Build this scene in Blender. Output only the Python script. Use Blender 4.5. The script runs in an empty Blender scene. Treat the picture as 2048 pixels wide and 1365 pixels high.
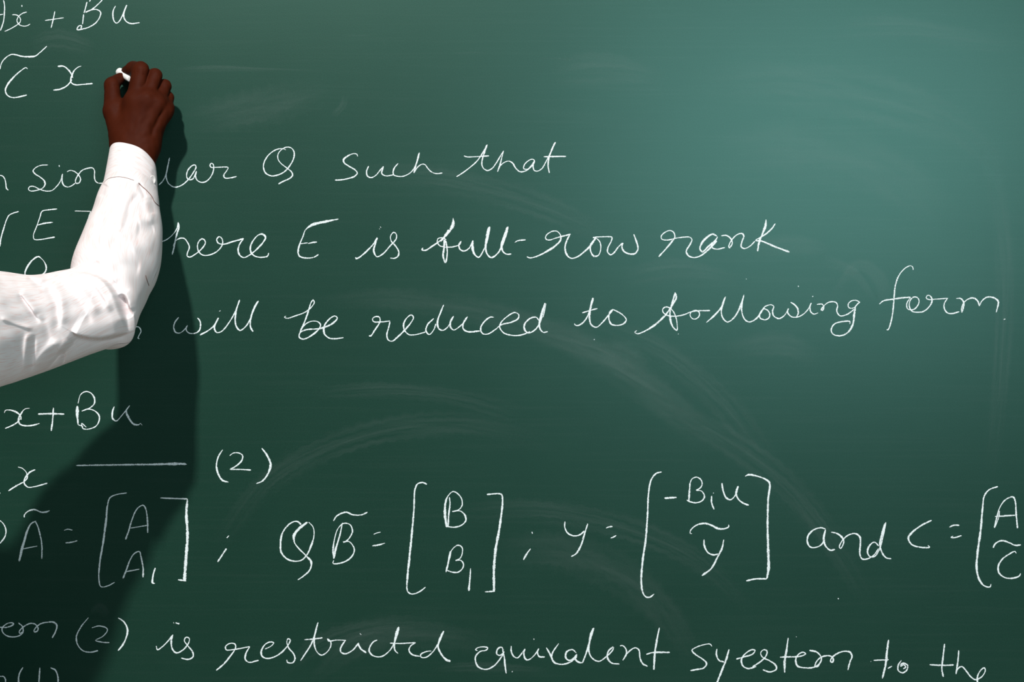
import bpy, math, random
import numpy as np
from mathutils import Vector

random.seed(7)
rng = np.random.default_rng(7)
sc = bpy.context.scene
C = sc.collection

# ------------------------------------------------------------------ camera, light, exposure
S = 0.00062            # metres on the board per pixel of the 2048x1365 frame
D = 2.20               # camera distance from the board
ZC = 1.38              # height of the frame's centre above the floor

def P(px, py, d=0.0):
    """world point on the sight line of (px, py) at distance d in front of the board (board is the plane y=0)"""
    k = 1.0 - d / D
    return Vector(((px - 1024) * S * k, -d, ZC - (py - 682.5) * S * k))

cd = bpy.data.cameras.new('camera'); cam = bpy.data.objects.new('camera', cd); C.objects.link(cam)
cam.location = (0, -D, ZC); cam.rotation_euler = (math.radians(90), 0, 0)
cd.sensor_width = 36; cd.lens = 36 * D / (2048 * S); cd.clip_start = 0.05
sc.camera = cam

w = bpy.data.worlds.new('world'); sc.world = w; w.use_nodes = True
bg = w.node_tree.nodes['Background']; bg.inputs[0].default_value = (1.0, 0.93, 0.89, 1); bg.inputs[1].default_value = 0.035

def area(name, loc, tgt, size, power, col, sy=None):
    ld = bpy.data.lights.new(name, 'AREA'); ld.energy = power; ld.color = col; ld.size = size
    if sy: ld.shape = 'RECTANGLE'; ld.size_y = sy
    o = bpy.data.objects.new(name, ld); C.objects.link(o); o.location = loc
    o.rotation_euler = (Vector(tgt) - Vector(loc)).to_track_quat('-Z', 'Y').to_euler()
    return o
area('key_lamp', (-0.75, -3.1, 3.85), (-0.1, 0, 1.4), 0.14, 170, (1.0, 0.97, 0.93))
area('window_light', (1.02, -3.3, 2.05), (0.35, 0, 1.5), 1.4, 36, (0.70, 0.92, 1.0), 1.0)

vs = sc.view_settings
vs.view_transform = 'Standard'; vs.look = 'None'; vs.gamma = 1; vs.exposure = 0.0; vs.use_curve_mapping = False

# ------------------------------------------------------------------ helpers
def mat(name, col=(0.5, 0.5, 0.5), rough=0.6, spec=0.5):
    m = bpy.data.materials.new(name); m.use_nodes = True
    b = m.node_tree.nodes['Principled BSDF']
    b.inputs['Base Color'].default_value = (*col, 1); b.inputs['Roughness'].default_value = rough
    b.inputs['Specular IOR Level'].default_value = spec
    return m, m.node_tree, b
def N(t, kind, **kw):
    n = t.nodes.new(kind)
    for k, v in kw.items():
        if k in n.inputs: n.inputs[k].default_value = v
        else: setattr(n, k, v)
    return n
def ramp(t, a, b, ca=(0, 0, 0, 1), cb=(1, 1, 1, 1)):
    r = t.nodes.new('ShaderNodeValToRGB'); e = r.color_ramp.elements
    e[0].position = a; e[0].color = ca; e[1].position = b; e[1].color = cb
    return r
def mixc(t, fac, a, b):
    n = t.nodes.new('ShaderNodeMix'); n.data_type = 'RGBA'
    for i, v in ((0, fac), (6, a), (7, b)):
        if hasattr(v, 'links'): t.links.new(v, n.inputs[i])
        else: n.inputs[i].default_value = v
    return n.outputs[2]
def bump(t, b, h, strength, dist):
    n = N(t, 'ShaderNodeBump', Strength=strength, Distance=dist)
    t.links.new(h, n.inputs['Height']); t.links.new(n.outputs[0], b.inputs['Normal'])

def link(name, verts, faces, m=None, parent=None, smooth=True, uv=None):
    me = bpy.data.meshes.new(name); me.from_pydata([tuple(v) for v in verts], [], [tuple(f) for f in faces])
    if uv is not None:
        l = me.uv_layers.new(name='uv')
        vi = np.empty(len(me.loops), dtype=np.int32); me.loops.foreach_get('vertex_index', vi)
        l.data.foreach_set('uv', np.asarray(uv, dtype=np.float32)[vi].ravel())
    if smooth: me.polygons.foreach_set('use_smooth', [True] * len(me.polygons))
    if m: me.materials.append(m)
    o = bpy.data.objects.new(name, me); C.objects.link(o)
    if parent: o.parent = parent
    return o
def tag(o, label=None, cat=None, group=None, kind=None):
    for k, v in (('label', label), ('category', cat), ('group', group), ('kind', kind)):
        if v: o[k] = v
    return o
def empty(name, loc=(0, 0, 0)):
    o = bpy.data.objects.new(name, None); C.objects.link(o); o.location = loc; o.empty_display_size = 0.1
    return o
def box_geo(x0, x1, y0, y1, z0, z1, b=0.0):
    """box with its long edges chamfered by b"""
    if b <= 0:
        v = [(x, y, z) for x in (x0, x1) for y in (y0, y1) for z in (z0, z1)]
        f = [(0, 1, 3, 2), (4, 6, 7, 5), (0, 4, 5, 1), (2, 3, 7, 6), (0, 2, 6, 4), (1, 5, 7, 3)]
        return v, f
    import bmesh
    bm = bmesh.new()
    v, f = box_geo(x0, x1, y0, y1, z0, z1)
    vv = [bm.verts.new(q) for q in v]
    for q in f: bm.faces.new([vv[i] for i in q])
    bmesh.ops.recalc_face_normals(bm, faces=bm.faces[:])
    bmesh.ops.bevel(bm, geom=bm.edges[:], offset=b, segments=2, affect='EDGES', profile=0.6)
    bm.verts.index_update()
    r = [tuple(q.co) for q in bm.verts], [tuple(q.index for q in g.verts) for g in bm.faces]
    bm.free(); return r
def box(name, dims, m, parent=None, b=0.0):
    v, f = box_geo(*dims, b)
    o = link(name, v, f, m, parent, smooth=False)
    import bmesh
    bm = bmesh.new(); bm.from_mesh(o.data); bmesh.ops.recalc_face_normals(bm, faces=bm.faces[:]); bm.to_mesh(o.data); bm.free()
    return o

# ---- implicit surfaces meshed by surface nets
def cone(p, a, b, ra, rb, sc_=(1, 1, 1)):
    """rounded cone distance; sc_ flattens along an axis (>1 = thinner)"""
    s = np.array(sc_, float)
    a = np.array(a, float) * s; b = np.array(b, float) * s; q = p * s
    ab = b - a; L = float(ab @ ab) + 1e-12
    t = np.clip(((q - a) @ ab) / L, 0, 1)
    return (np.linalg.norm(q - a - t[..., None] * ab, axis=-1) - (ra + (rb - ra) * t)) / s.max() ** 0.5
def smin(a, b, k):
    h = np.clip(0.5 + 0.5 * (b - a) / k, 0, 1)
    return b * (1 - h) + a * h - k * h * (1 - h)
def nets(fn, lo, hi, st):
    lo = np.array(lo, float); hi = np.array(hi, float)
    n = np.ceil((hi - lo) / st).astype(int) + 1
    ax = [lo[i] + st * np.arange(n[i]) for i in range(3)]
    F = np.empty(n)
    for i in range(0, n[0], 16):
        g = np.stack(np.meshgrid(ax[0][i:i + 16], ax[1], ax[2], indexing='ij'), -1)
        F[i:i + 16] = fn(g)
    ins = F < 0
    c = np.zeros(tuple(n - 1), int)
    for dx in (0, 1):
        for dy in (0, 1):
            for dz in (0, 1):
                c += ins[dx:n[0] - 1 + dx, dy:n[1] - 1 + dy, dz:n[2] - 1 + dz]
    act = np.argwhere((c > 0) & (c < 8))
    idx = -np.ones(tuple(n - 1), int); idx[tuple(act.T)] = np.arange(len(act))
    acc = np.zeros((len(act), 3)); cnt = np.zeros(len(act))
    cor = [np.array((x, y, z)) for x in (0, 1) for y in (0, 1) for z in (0, 1)]
    for i in range(8):
        for j in range(i + 1, 8):
            if np.abs(cor[i] - cor[j]).sum() == 1:
                a = act + cor[i]; b = act + cor[j]
                fa = F[tuple(a.T)]; fb = F[tuple(b.T)]
                m = (fa < 0) != (fb < 0)
                t = np.where(m, fa / np.where(m, fa - fb, 1), 0)
                acc += np.where(m[:, None], a + (b - a) * t[:, None], 0); cnt += m
    v = acc / cnt[:, None] * st + lo
    faces = []
    for k in range(3):
        e = np.zeros(3, int); e[k] = 1
        u, w_ = [(1, 2), (2, 0), (0, 1)][k]
        eu = np.zeros(3, int); eu[u] = 1; ew = np.zeros(3, int); ew[w_] = 1
        sl = [slice(1, n[i] - 1) for i in range(3)]; sl[k] = slice(0, n[k] - 1)
        sl2 = list(sl); sl2[k] = slice(1, n[k])
        A = ins[tuple(sl)]; B = ins[tuple(sl2)]
        off = np.array([1, 1, 1]); off[k] = 0
        for flip, msk in ((False, A & ~B), (True, ~A & B)):
            q = np.argwhere(msk) + off
            if not len(q): continue
            f = np.stack([idx[tuple((q - eu - ew).T)], idx[tuple((q - ew).T)], idx[tuple(q.T)], idx[tuple((q - eu).T)]], -1)
            faces.append(f[:, ::-1] if flip else f)
    return v, np.concatenate(faces)
def join(*gs):
    V, Fs, o = [], [], 0
    for v, f in gs:
        V.append(np.asarray(v, float)); Fs += [tuple(int(i) + o for i in q) for q in f]; o += len(v)
    return np.concatenate(V), Fs

def catmull(pts, step):
    """smooth curve through pts (any number of columns), resampled about every `step` of the first two"""
    p = np.array(pts, float)
    if len(p) == 1: return p
    if len(p) == 2:
        n = max(2, int(np.linalg.norm(p[1, :2] - p[0, :2]) / step) + 1)
        t = np.linspace(0, 1, n)[:, None]; return p[0] * (1 - t) + p[1] * t
    q = np.vstack([2 * p[0] - p[1], p, 2 * p[-1] - p[-2]]); out = []
    for i in range(1, len(q) - 2):
        p0, p1, p2, p3 = q[i - 1:i + 3]
        # centripetal parameters keep sharp turns from overshooting
        t0 = 0; t1 = t0 + max(1e-6, np.linalg.norm((p1 - p0)[:2])) ** .5
        t2 = t1 + max(1e-6, np.linalg.norm((p2 - p1)[:2])) ** .5; t3 = t2 + max(1e-6, np.linalg.norm((p3 - p2)[:2])) ** .5
        n = max(2, int(np.linalg.norm((p2 - p1)[:2]) / step) + 1)
        t = np.linspace(t1, t2, n, endpoint=False)[:, None]
        a1 = (t1 - t) / (t1 - t0) * p0 + (t - t0) / (t1 - t0) * p1
        a2 = (t2 - t) / (t2 - t1) * p1 + (t - t1) / (t2 - t1) * p2
        a3 = (t3 - t) / (t3 - t2) * p2 + (t - t2) / (t3 - t2) * p3
        b1 = (t2 - t) / (t2 - t0) * a1 + (t - t0) / (t2 - t0) * a2
        b2 = (t3 - t) / (t3 - t1) * a2 + (t - t1) / (t3 - t1) * a3
        out.append((t2 - t) / (t2 - t1) * b1 + (t - t1) / (t2 - t1) * b2)
    out.append(p[-1:]); return np.vstack(out)

# ------------------------------------------------------------------ materials
mb, t, b = mat('green_chalkboard_enamel', (0.02, 0.08, 0.055), 0.5, 0.5)
tc = N(t, 'ShaderNodeTexCoord')
n1 = N(t, 'ShaderNodeTexNoise', Scale=9.0, Detail=5.0, Roughness=0.55); t.links.new(tc.outputs['Object'], n1.inputs['Vector'])
mp = N(t, 'ShaderNodeMapping'); mp.inputs['Scale'].default_value = (6, 1, 260); mp.inputs['Rotation'].default_value = (0, math.radians(4), 0)
t.links.new(tc.outputs['Object'], mp.inputs['Vector'])
n2 = N(t, 'ShaderNodeTexNoise', Scale=1.0, Detail=3.0); t.links.new(mp.outputs[0], n2.inputs['Vector'])
n3 = N(t, 'ShaderNodeTexNoise', Scale=900.0, Detail=2.0); t.links.new(tc.outputs['Object'], n3.inputs['Vector'])
base = mixc(t, n1.outputs['Fac'], (0.0062, 0.0300, 0.0190, 1), (0.0094, 0.0390, 0.0258, 1))
r2 = ramp(t, 0.5, 0.8); t.links.new(n2.outputs['Fac'], r2.inputs[0])
m2 = N(t, 'ShaderNodeMath', operation='MULTIPLY'); t.links.new(r2.outputs[0], m2.inputs[0]); m2.inputs[1].default_value = 0.009
base = mixc(t, m2.outputs[0], base, (0.5, 0.55, 0.54, 1))
r3 = ramp(t, 0.35, 0.65); t.links.new(n3.outputs['Fac'], r3.inputs[0])
hs = N(t, 'ShaderNodeHueSaturation'); t.links.new(base, hs.inputs['Color'])
mr = N(t, 'ShaderNodeMapRange'); t.links.new(r3.outputs[0], mr.inputs[0]); mr.inputs[3].default_value = 0.8; mr.inputs[4].default_value = 1.2
t.links.new(mr.outputs[0], hs.inputs['Value']); t.links.new(hs.outputs[0], b.inputs['Base Color'])
b.inputs['Specular Tint'].default_value = (0.52, 1.0, 0.86, 1)
b.inputs['Roughness'].default_value = 0.33; b.inputs['Specular IOR Level'].default_value = 0.62
bump(t, b, n3.outputs['Fac'], 0.08, 0.0003)

def chalk_material(name, lo, hi, dens, scale=(1.2, 0.25)):
    """chalk grains: solid where the noise clears a threshold that rises towards the stroke's edges"""
    m = bpy.data.materials.new(name); m.use_nodes = True; t = m.node_tree; t.nodes.clear()
    out = N(t, 'ShaderNodeOutputMaterial'); mx = N(t, 'ShaderNodeMixShader'); tr = N(t, 'ShaderNodeBsdfTransparent')
    df = N(t, 'ShaderNodeBsdfDiffuse'); df.inputs[0].default_value = (0.88, 0.95, 0.96, 1); df.inputs[1].default_value = 0.4
    uv = N(t, 'ShaderNodeUVMap'); sep = N(t, 'ShaderNodeSeparateXYZ'); t.links.new(uv.outputs[0], sep.inputs[0])
    tc = N(t, 'ShaderNodeTexCoord')
    if scale is None:
        nz = N(t, 'ShaderNodeTexNoise', Scale=850.0, Detail=2.0, Roughness=0.6); t.links.new(tc.outputs['Object'], nz.inputs['Vector'])
    else:
        mp = N(t, 'ShaderNodeMapping'); mp.inputs['Scale'].default_value = (scale[0], scale[1], 1); t.links.new(uv.outputs[0], mp.inputs['Vector'])
        nz = N(t, 'ShaderNodeTexNoise', Scale=1.0, Detail=5.0, Roughness=0.6); t.links.new(mp.outputs[0], nz.inputs['Vector'])
    ab = N(t, 'ShaderNodeMath', operation='ABSOLUTE'); t.links.new(sep.outputs[0], ab.inputs[0])
    pw = N(t, 'ShaderNodeMath', operation='POWER'); t.links.new(ab.outputs[0], pw.inputs[0]); pw.inputs[1].default_value = 3.0 if scale is None else 1.6
    ml = N(t, 'ShaderNodeMath', operation='MULTIPLY'); t.links.new(pw.outputs[0], ml.inputs[0]); ml.inputs[1].default_value = 0.34 if scale is None else 0.0
    sb = N(t, 'ShaderNodeMath', operation='SUBTRACT'); t.links.new(nz.outputs['Fac'], sb.inputs[0]); t.links.new(ml.outputs[0], sb.inputs[1])
    mr = N(t, 'ShaderNodeMapRange'); t.links.new(sb.outputs[0], mr.inputs[0])
    mr.inputs[1].default_value = lo; mr.inputs[2].default_value = hi; mr.inputs[3].default_value = 0; mr.inputs[4].default_value = dens
    fac = mr.outputs[0]
    if scale is not None:
        at = N(t, 'ShaderNodeAttribute', attribute_name='fade'); mm = N(t, 'ShaderNodeMath', operation='MULTIPLY')
        t.links.new(at.outputs['Fac'], mm.inputs[0]); t.links.new(fac, mm.inputs[1]); fac = mm.outputs[0]
    t.links.new(fac, mx.inputs[0]); t.links.new(tr.outputs[0], mx.inputs[1]); t.links.new(df.outputs[0], mx.inputs[2])
    t.links.new(mx.outputs[0], out.inputs[0]); return m
m_chalk = chalk_material('white_chalk_line', 0.14, 0.45, 0.95, None)
m_smear = chalk_material('wiped_chalk_dust', 0.38, 0.80, 0.036, (3.2, 0.004))
m_dust = chalk_material('cloudy_chalk_dust', 0.30, 0.85, 0.036, (2.0, 0.006))

msk, t, b = mat('dark_brown_skin', (0.09, 0.028, 0.013), 0.65, 0.08)
tc = N(t, 'ShaderNodeTexCoord')
n1 = N(t, 'ShaderNodeTexNoise', Scale=55.0, Detail=4.0); t.links.new(tc.outputs['Object'], n1.inputs['Vector'])
t.links.new(mixc(t, n1.outputs['Fac'], (0.033, 0.0048, 0.0014, 1), (0.066, 0.0115, 0.0032, 1)), b.inputs['Base Color'])
n2 = N(t, 'ShaderNodeTexVoronoi', Scale=900.0); t.links.new(tc.outputs['Object'], n2.inputs['Vector'])
bump(t, b, n2.outputs['Distance'], 0.12, 0.0004)
b.inputs['Subsurface Weight'].default_value = 0.05; b.inputs['Subsurface Radius'].default_value = (0.004, 0.0015, 0.0008); b.inputs['Subsurface Scale'].default_value = 1.0

def cloth(name, along):
    m, t, b = mat(name, (0.86, 0.84, 0.84), 0.9, 0.15)
    uv = N(t, 'ShaderNodeUVMap')
    def streak(su, sv, a, c, seed):
        mp = N(t, 'ShaderNodeMapping'); mp.inputs['Scale'].default_value = (su, sv, 1); mp.inputs['Location'].default_value = (seed, seed * 2, 0)
        t.links.new(uv.outputs[0], mp.inputs['Vector'])
        nz = N(t, 'ShaderNodeTexNoise', Scale=1.0, Detail=2.0); t.links.new(mp.outputs[0], nz.inputs['Vector'])
        r = ramp(t, a, c); t.links.new(nz.outputs['Fac'], r.inputs[0]); return r.outputs[0], nz
    s1, z1 = streak(800, 42, 0.52, 0.72, 3.1); s2, z2 = streak(260, 22, 0.5, 0.8, 9.7); s3, z3 = streak(700, 60, 0.5, 0.8, 5.2)
    c = mixc(t, s1, (0.90, 0.84, 0.845, 1), (0.84, 0.63, 0.60, 1))
    c = mixc(t, s2, c, (0.82, 0.70, 0.68, 1))
    t.links.new(c, b.inputs['Base Color'])
    bump(t, b, z3.outputs['Fac'], 0.06, 0.0004)
    return m
m_shirt = cloth('white_slub_cotton', True)
m_thread, _, _ = mat('brown_seam_thread', (0.16, 0.07, 0.05), 0.8)
m_button, t_, b_ = mat('pearl_shirt_button', (0.72, 0.68, 0.66), 0.3, 0.6)
m_alu, _, _b = mat('brushed_aluminium', (0.55, 0.56, 0.57), 0.38); _b.inputs['Metallic'].default_value = 1
m_wall, t, b = mat('cream_painted_plaster', (0.62, 0.60, 0.54), 0.8)
tc = N(t, 'ShaderNodeTexCoord'); nz = N(t, 'ShaderNodeTexNoise', Scale=60.0, Detail=4.0); t.links.new(tc.outputs['Object'], nz.inputs['Vector']); bump(t, b, nz.outputs['Fac'], 0.2, 0.002)
m_floor, t, b = mat('grey_terrazzo', (0.3, 0.29, 0.27), 0.4)
tc = N(t, 'ShaderNodeTexCoord'); nz = N(t, 'ShaderNodeTexVoronoi', Scale=70.0); t.links.new(tc.outputs['Object'], nz.inputs['Vector'])
t.links.new(mixc(t, nz.outputs['Distance'], (0.24, 0.23, 0.21, 1), (0.40, 0.38, 0.35, 1)), b.inputs['Base Color'])
m_chalkstick, t, b = mat('white_chalk_stick', (0.92, 0.92, 0.90), 0.95, 0.1)
tc = N(t, 'ShaderNodeTexCoord'); nz = N(t, 'ShaderNodeTexNoise', Scale=700.0, Detail=3.0); t.links.new(tc.outputs['Object'], nz.inputs['Vector']); bump(t, b, nz.outputs['Fac'], 0.3, 0.0004)
m_hair, t, b = mat('black_hair', (0.007, 0.006, 0.0055), 0.85, 0.1)
tc = N(t, 'ShaderNodeTexCoord'); nz = N(t, 'ShaderNodeTexNoise', Scale=260.0, Detail=4.0); t.links.new(tc.outputs['Object'], nz.inputs['Vector']); bump(t, b, nz.outputs['Fac'], 0.8, 0.003)
m_trouser, _, _ = mat('charcoal_trouser_cloth', (0.035, 0.037, 0.045), 0.9, 0.2)
m_shoe, _, _ = mat('black_shoe_leather', (0.015, 0.014, 0.013), 0.35)
m_eye, _, _ = mat('eye_white', (0.75, 0.72, 0.68), 0.2)

# ------------------------------------------------------------------ setting
tag(box('wall_back', (-4, 4, 0.035, 0.2, 0, 3.2), m_wall), kind='structure')
tag(box('floor', (-4, 4, -5, 0.2, -0.1, 0), m_floor), kind='structure')
tag(box('baseboard_back', (-4, 4, 0.015, 0.035, 0, 0.10), m_floor, None, 0.003), kind='structure')

# ------------------------------------------------------------------ the chalkboard
X0, X1, Z0, Z1 = -1.75, 0.69, 0.82, 1.98
board = tag(empty('chalkboard', (0, 0.0, Z0)), 'wide dark green chalkboard covered in white handwritten equations', 'chalkboard')
def bparent(o):
    o.parent = board; o.matrix_parent_inverse = board.matrix_world.inverted(); return o
board.location = (0, 0, 0)
box('writing_surface', (X0, X1, 0.0, 0.018, Z0, Z1), mb, board)
for nm, dims in (('frame_rail', (X0 - .03, X1 + .03, -.008, .034, Z1, Z1 + .03)), ('frame_rail', (X0 - .03, X1 + .03, -.008, .034, Z0 - .03, Z0)),
                 ('frame_stile', (X0 - .03, X0, -.008, .034, Z0, Z1)), ('frame_stile', (X1, X1 + .03, -.008, .034, Z0, Z1)),
                 ('backing_panel', (X0, X1, .018, .034, Z0, Z1))):
    box(nm, dims, m_alu, board, 0.002 if 'frame' in nm else 0)
tray_v, tray_f = join(box_geo(-1.2, 0.3, -.075, -.008, Z0 - .030, Z0 - .025), box_geo(-1.2, 0.3, -.078, -.075, Z0 - .030, Z0 - .012))
link('chalk_tray', tray_v, tray_f, m_alu, board, smooth=False)

layer = [0]; FADE = []
def ribbon(pts, lift):
    """one chalk stroke: pts rows are x, y, width in photo pixels on the board"""
    p = pts
    if len(p) == 1: p = np.vstack([p[0] - [1.2, 0, 0], p[0] + [1.2, 0, 0]])
    d = np.gradient(p[:, :2], axis=0); L = np.linalg.norm(d, axis=1); L[L == 0] = 1
    nrm = np.stack([-d[:, 1], d[:, 0]], -1) / L[:, None]
    s = np.concatenate([[0], np.cumsum(np.linalg.norm(np.diff(p[:, :2], axis=0), axis=1))])
    V, UV, F = [], [], []
    tt = s / max(s[-1], 1e-6)
    us = (-1, -.6, 0, .6, 1); hs_ = (0, .7, 1, .7, 0)
    n = len(p)
    for i in range(n):
        hw = p[i, 2] * .5
        for u, h in zip(us, hs_):
            q = p[i, :2] + nrm[i] * hw * u
            V.append(((q[0] - 1024) * S, -lift - 0.00012 * h, ZC - (q[1] - 682.5) * S)); UV.append((u, s[i])); FADE.append((1 - u * u) * min(1, 3.2 * min(tt[i], 1 - tt[i]) + .02))
    for i in range(n - 1):
        for j in range(4): F.append((i * 5 + j, i * 5 + j + 1, i * 5 + j + 6, i * 5 + j + 5))
    return V, F, UV
def parse(txt, ox, oy, k, w0):
    for st in txt.split('|'):
        w = w0; rows = []
        for tok in st.split():
            a = [float(q) for q in tok.split(',')]
            if len(a) > 2: w = a[2]
            rows.append((ox + a[0] / k, oy + a[1] / k, w / k))
        if rows: yield rows
def strokes(name, label, ox, oy, k, txt, w0=11.0, m=None, wob=0.12, step=2.0, wmul=1.0, taper=True):
    V, F, UV = [], [], []; FADE.clear()
    for rows in parse(txt, ox, oy, k, w0):
        c = catmull(rows, step)
        n = len(c); ph = rng.uniform(0, 6.28, 3)
        arc = np.arange(n) * step
        if n > 1:
            c[:, 2] *= wmul * (1 + wob * (np.sin(arc * .21 + ph[0]) + .6 * np.sin(arc * .53 + ph[1])))
            if taper and n > 4: c[0, 2] *= .55; c[-1, 2] *= .55; c[1, 2] *= .9; c[-2, 2] *= .9
        layer[0] += 1
        v, f, u = ribbon(c, 0.00015 + 0.0000012 * layer[0])
        o = len(V); V += v; UV += u; F += [tuple(i + o for i in q) for q in f]
    o = link(name, V, F, m or m_chalk, board, uv=UV)
    if m:
        at = o.data.attributes.new('fade', 'FLOAT', 'POINT'); at.data.foreach_set('value', np.array(FADE, dtype=np.float32))
    if label: o['label'] = label
    return o

# wiped dust, in the same pixel frame
SM = '''l: 350,139,5 420,133 520,137 640,142
l: 350,141,14 430,138 560,141,8
l: 690,72,3 745,71
l: 765,80,3 772,92
l: 900,98,3 912,106 940,105 972,105,4
l: 1065,118,3 1110,117 1160,121,4
l: 1120,95,2 1128,88
d: 664,232,16 685,212 690,190
d: 370,240,60 520,215,90 660,180,60
d: 640,602,30 760,598,50 900,612,60 1060,650,60 1180,705,40
d: 1010,640,50 1120,670,70 1230,730,80 1340,810,80 1430,900,60
l: 1060,668,40 1180,700,60 1300,770,50 1400,850,40
l: 620,790,30 760,780,40 900,792 1040,830,50
l: 1180,640,30 1320,700,60 1440,800,70 1540,930,60
d: 1200,690,50 1240,705,60 1300,735,30
l: 1740,1210,40 1660,1080,60 1560,960,70 1420,860,60 1260,790,40
l: 900,1030,40 1060,1020,60 1230,1050,60 1390,1120,50 1500,1220,40
d: 980,1100,60 1120,1105,90 1240,1150,90 1340,1240,70 1390,1330,40
l: 430,1100,40 540,960,60 700,880,60 900,850,60 1100,880,50
d: 620,1365,20 700,1300,60 820,1270,60 1000,1290,50
l: 560,1350,20 640,1290,50 760,1255,60 900,1250,40
l: 860,1340,14 960,1335,26 1100,1342,18
d: 1660,600,12 1720,530,30 1765,570,36 1760,620,20
d: 1640,520,30 1700,540,24 1750,600,14
l: 1380,170,60 1560,165,120 1760,200,120 1930,270,90 2020,360,60
d: 1420,300,90 1600,300,130 1780,350,120 1900,450,90
l: 1660,60,50 1800,55,60 1960,80,50 2048,90
l: 1980,300,40 2010,520,50 2000,760,40 1980,950,40
d: 1500,500,40 1580,490,50 1660,500,30
l: 1100,150,60 1200,140,90 1330,160,60
d: 1450,700,40 1560,690,60 1640,720,50
l: 1240,560,40 1350,540,60 1480,560,40
l: 700,350,50 900,360,70 1100,420,60 1260,500,40
l: 60,90,40 120,80,50 190,100,40
d: 180,1230,10 200,1215,24 215,1235,20
'''
for line in SM.strip().splitlines():
    if not line.strip(): continue
    kind, rest = line.split(':', 1)
    strokes('chalk_smear', None, 0, 0, 1, rest, 20, m_dust if kind == 'd' else m_smear, 0.08, 6.0, taper=False)

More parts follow.
